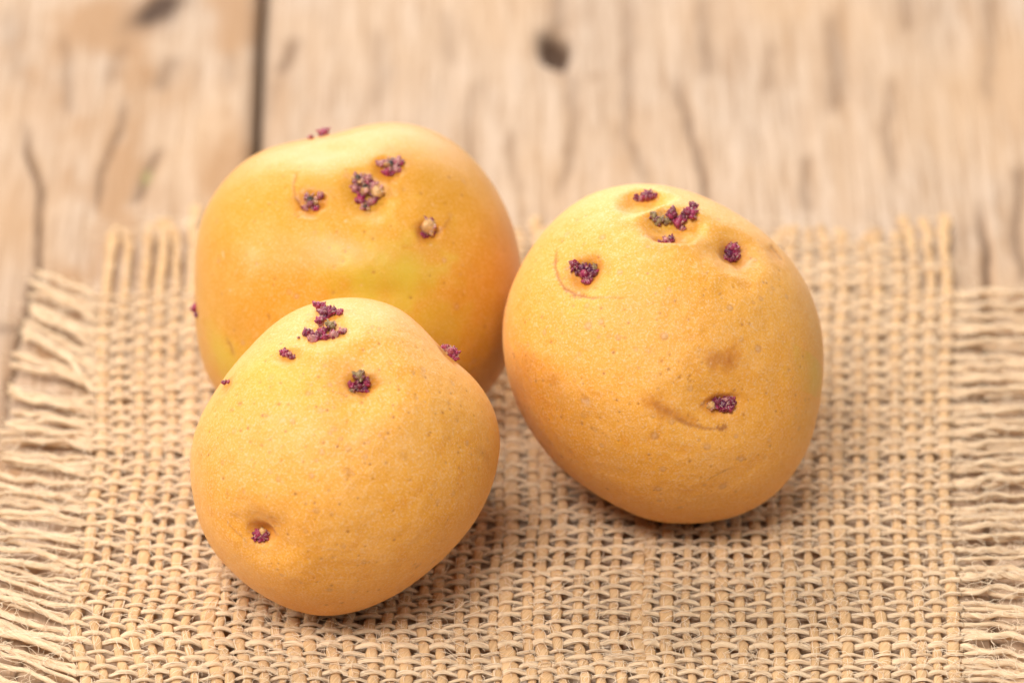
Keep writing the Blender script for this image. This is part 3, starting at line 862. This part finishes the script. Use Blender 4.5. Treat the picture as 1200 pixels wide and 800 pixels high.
build_potato((405, 535), OUT_B, 184,
    dents=[(422, 446, 52, 46, 16, 0), (424, 452, 16, 12, 9, 0.8), (384, 385, 30, 26, 6, 0), (383, 392, 16, 10, 3, 0.5), (388, 370, 13, 8, 3, 0.4),
           (340, 418, 14, 10, 3, 0.4), (306, 618, 40, 34, 13, 0), (307, 620, 15, 12, 9, 0.6), (526, 418, 20, 16, 5, 0.4), (268, 450, 12, 10, 3, 0)],
    marks=[('brown', [(268,610),(280,622),(290,632)], 1.0, 0.4, 0.5), ('ochre', [(305,608),(322,612)], 12, 0.45, 0), ('brown', [(409,548),(408,560)], 2.6, 0.35, 0.4),
           ('brown', [(466,533),(478,538)], 5, 0.22, 0.2), ('brown', [(282,470),(286,474)], 2.6, 0.6, 0.4), ('brown', [(275,478),(276,480)], 2.0, 0.5, 0.3),
           ('ochre', [(398,450),(412,440)], 9, 0.5, 0), ('ochre', [(440,455),(450,450)], 6, 0.4, 0), ('brown', [(385,457),(398,462),(410,465)], 1.0, 0.25, 0.4),
           ('pale', [(330,492),(338,493)], 3.0, 0.5, 0.3), ('pale', [(318,488),(322,489)], 2.2, 0.45, 0.3), ('pale', [(346,487),(349,486)], 1.8, 0.4, 0.3),
           ('brown', [(318,486),(312,488)], 2.2, 0.4, 0.3), ('brown', [(562,530),(570,540)], 7, 0.18, 0.2), ('green', [(300,430),(340,440)], 26, 0.3, 0),
           ('ochre', [(400,365),(412,366)], 4, 0.5, 0), ('ochre', [(372,374),(365,376)], 4, 0.4, 0), ('brown', [(483,660),(485,664)], 3.0, 0.45, 0.4)],
    sprouts=[[(377,363,7,'m',0.6),(386,369,8,'p',0.6),(393,368,7,'p',0.5),(401,369,5,'m',0.5),(383,374,6,'d',0.3)],
             [(379,382,6,'m',1.2),(364,393,7,'d',0.5),(370,400,7,'k',0.3),(381,393,7,'m',0.5),(383,399,6,'m',0.3),(392,387,7,'g',0.7),(394,397,7,'k',0.4),(402,392,6,'k',0.3),(374,396,6,'p',0.3),(354,397,1.8,'b',0.5)],
             [(337,414,5.5,'m',0.4),(342,418,5,'k',0.3),(347,420,4,'p',0.2)],
             ('purple sprout deep in a wide dimple', [(422,442,7.5,'g',0.9),(412,455,6,'m',0.4),(421,454,8,'p',0.4),(431,450,7,'m',0.5),(428,458,6,'d',0.2),(414,460,4,'g',0.2)]),
             [(524,411,7,'m',0.5),(533,411,8,'k',0.5),(541,407,7,'m',0.9),(532,420,7,'m',0.4),(537,415,6,'p',0.5)],
             [(303,622,7,'m',0.3),(309,620,6,'y',0.2),(313,624,6.5,'p',0.3),(307,627,6,'m',0.1),(300,627,5,'d',0.1)],
             [(267,447,3.6,'p',0.5),(271,446,2.6,'m',0.4)]],
    lentic=[(310,486,2.6,.8),(385,481,2.6,.7),(363,462,2.8,.8),(328,560,3,.7),(366,556,3,.7),(392,503,3,.6),(263,540,2.8,.6),(546,521,2.8,.8),(530,452,2.8,.6),(371,596,3.4,.6),(401,638,2.8,.7),(406,621,2.4,.8),(424,657,2.8,.6),(324,663,2.6,.5),(380,518,2.4,.6),(431,519,2.2,.7),(501,512,2.6,.6),(318,550,3,.6),(514,462,2.2,.6),(277,504,3,.5),(340,474,2.5,.4),(477,375,2.2,.5),(417,660,2,.5),(465,708,2,.5),(301,540,2,.4)],
    nrandom=330, seed=33,
    label='front potato with two stacked purple sprout clusters on top and one near its lower left')
build_potato((777, 415), OUT_C, 187,
    dents=[(852, 290, 36, 34, 15, 0), (856, 298, 16, 15, 9, 0.9), (786, 262, 42, 24, 5, 0), (786, 262, 30, 22, 14, 1.0), (781, 283, 20, 11, 7, 0.8), (751, 233, 24, 26, 15, 1.0),
           (686, 324, 30, 30, 9, 0), (686, 322, 17, 16, 8, 0.6), (846, 468, 52, 34, 7, 0), (844, 470, 17, 11, 7, 0.5), (905, 296, 16, 12, 2, 0), (760, 340, 80, 40, -3, 0)],
    marks=[('brown', [(652,296),(650,312),(654,328),(662,340),(674,347),(690,351),(706,352)], 2.0, 0.75, 1.5),
           ('brown', [(700,351),(735,352)], 1.0, 0.25, 0.4),
           ('ochre', [(815,432),(835,421),(855,421),(874,430)], 16, 1.0, 0), ('brown', [(822,430),(838,421),(862,424)], 10, 0.32, 0),
           ('ochre', [(765,470),(778,478)], 11, 0.95, 0), ('brown', [(766,470),(776,477),(790,484)], 4.5, 0.4, 0), ('ochre', [(778,478),(800,488),(820,493)], 7, 0.85, 0.3),
           ('brown', [(790,487),(808,495),(826,499),(842,500)], 2.6, 0.6, 0.4), ('brown', [(840,500),(852,497)], 2.6, 0.85, 0.8),
           ('brown', [(900,286),(906,294),(914,304)], 3.4, 0.5, 1.0), ('brown', [(940,325),(946,336)], 2.6, 0.35, 0.5),
           ('green', [(958,400),(955,440),(948,480)], 42, 0.5, 0), ('green', [(800,262),(770,268)], 12, 0.25, 0),
           ('pale', [(879,302),(874,310),(866,316)], 3.0, 0.55, -0.4), ('brown', [(876,303),(878,301)], 1.4, 0.5, 0),
           ('brown', [(682,469),(694,471)], 4.0, 0.45, 0.5), ('pale', [(686,470),(691,471)], 2.6, 0.6, 0), ('ochre', [(648,440),(655,455)], 8, 0.35, 0), ('ochre', [(610,420),(635,428)], 8, 0.3, 0),
           ('brown', [(828,560),(846,550),(858,545)], 1.0, 0.28, 0.3), ('ochre', [(800,575),(860,560)], 7, 0.25, 0), ('brown', [(595,352),(592,364)], 2.5, 0.5, 0.5),
           ('brown', [(806,443),(808,445)], 2.6, 0.5, 0.4)],
    sprouts=[[(758,231,8,'p',0.5),(750,234,6,'k',0.3),(744,235,5,'p',0.3),(764,233,5,'p',0.3)],
             [(763,256,6,'g',0.4),(769,262,6.5,'g',0.4),(784,253,7.5,'p',0.6),(779,262,6,'g',0.2),(792,264,8,'m',0.5),(798,259,6,'p',0.4),(806,254,8,'m',0.6),(808,247,6,'p',1.0),(800,253,6,'p',0.5),(797,269,5,'k',0.2)],
             ('small low sprout in the lower fold of the top pit', [(777,284,5.5,'k',0.3),(785,282,5,'d',0.3),(781,286,5,'k',0.1),(771,285,3,'p',0.1)]),
             [(855,289,6.5,'m',0.6),(850,297,7,'d',0.4),(858,297,7,'m',0.5),(855,304,7.5,'p',0.3),(849,303,5,'p',0.2),(862,303,4,'k',0.2),(851,290,5,'k',0.3)],
             [(674,313,7,'p',0.5),(682,318,7.5,'d',0.5),(686,326,8,'m',0.5),(693,320,7,'d',0.4),(697,325,6,'d',0.3),(690,333,7,'p',0.3),(698,315,4,'g',0.4),(677,323,6,'d',0.2)],
             ('dark purple sprout below the brown stain', [(832,473,6,'y',0.3),(839,468,7,'p',0.4),(846,472,8,'d',0.4),(853,475,7,'m',0.3),(856,468,6.5,'p',0.4),(849,465,5,'k',0.4),(845,477,5,'k',0.2)])],
    lentic=[(705,281,3.2,.9),(691,384,4.2,.9),(778,395,4.0,1),(853,360,3.4,1),(886,407,3.8,1),(726,322,3,.8),(783,341,3,.7),(726,397,3,.8),(689,360,3.6,.6),(664,277,3.5,.5),(706,379,3,.8),(888,349,2.8,.8),(919,347,2.8,.8),(769,509,4.2,1),(829,521,3.8,.9),(870,534,3.6,1),(778,547,3.6,.8),(849,566,3.8,.9),(774,570,3.8,.8),(809,454,3.2,.7),(640,392,2.8,.8),(604,420,2.6,.7),(747,324,2,.7),(758,323,2,.7),(637,374,2.4,.6),(710,438,2.4,.7),(700,503,3,.5),(696,501,2.5,.5),(790,354,2.4,.5),(799,592,3,.6),(875,378,2.4,.5),(805,375,2.2,.5),(762,530,2.4,.6),(672,529,2.4,.5),(785,415,2,.5),(774,438,2.2,.5),(902,518,2.4,.6),(905,285,2,.4),(930,460,2.2,.5)],
    nrandom=260, seed=47,
    label='right potato with a long sprouting pit on its crown and a brown stain')
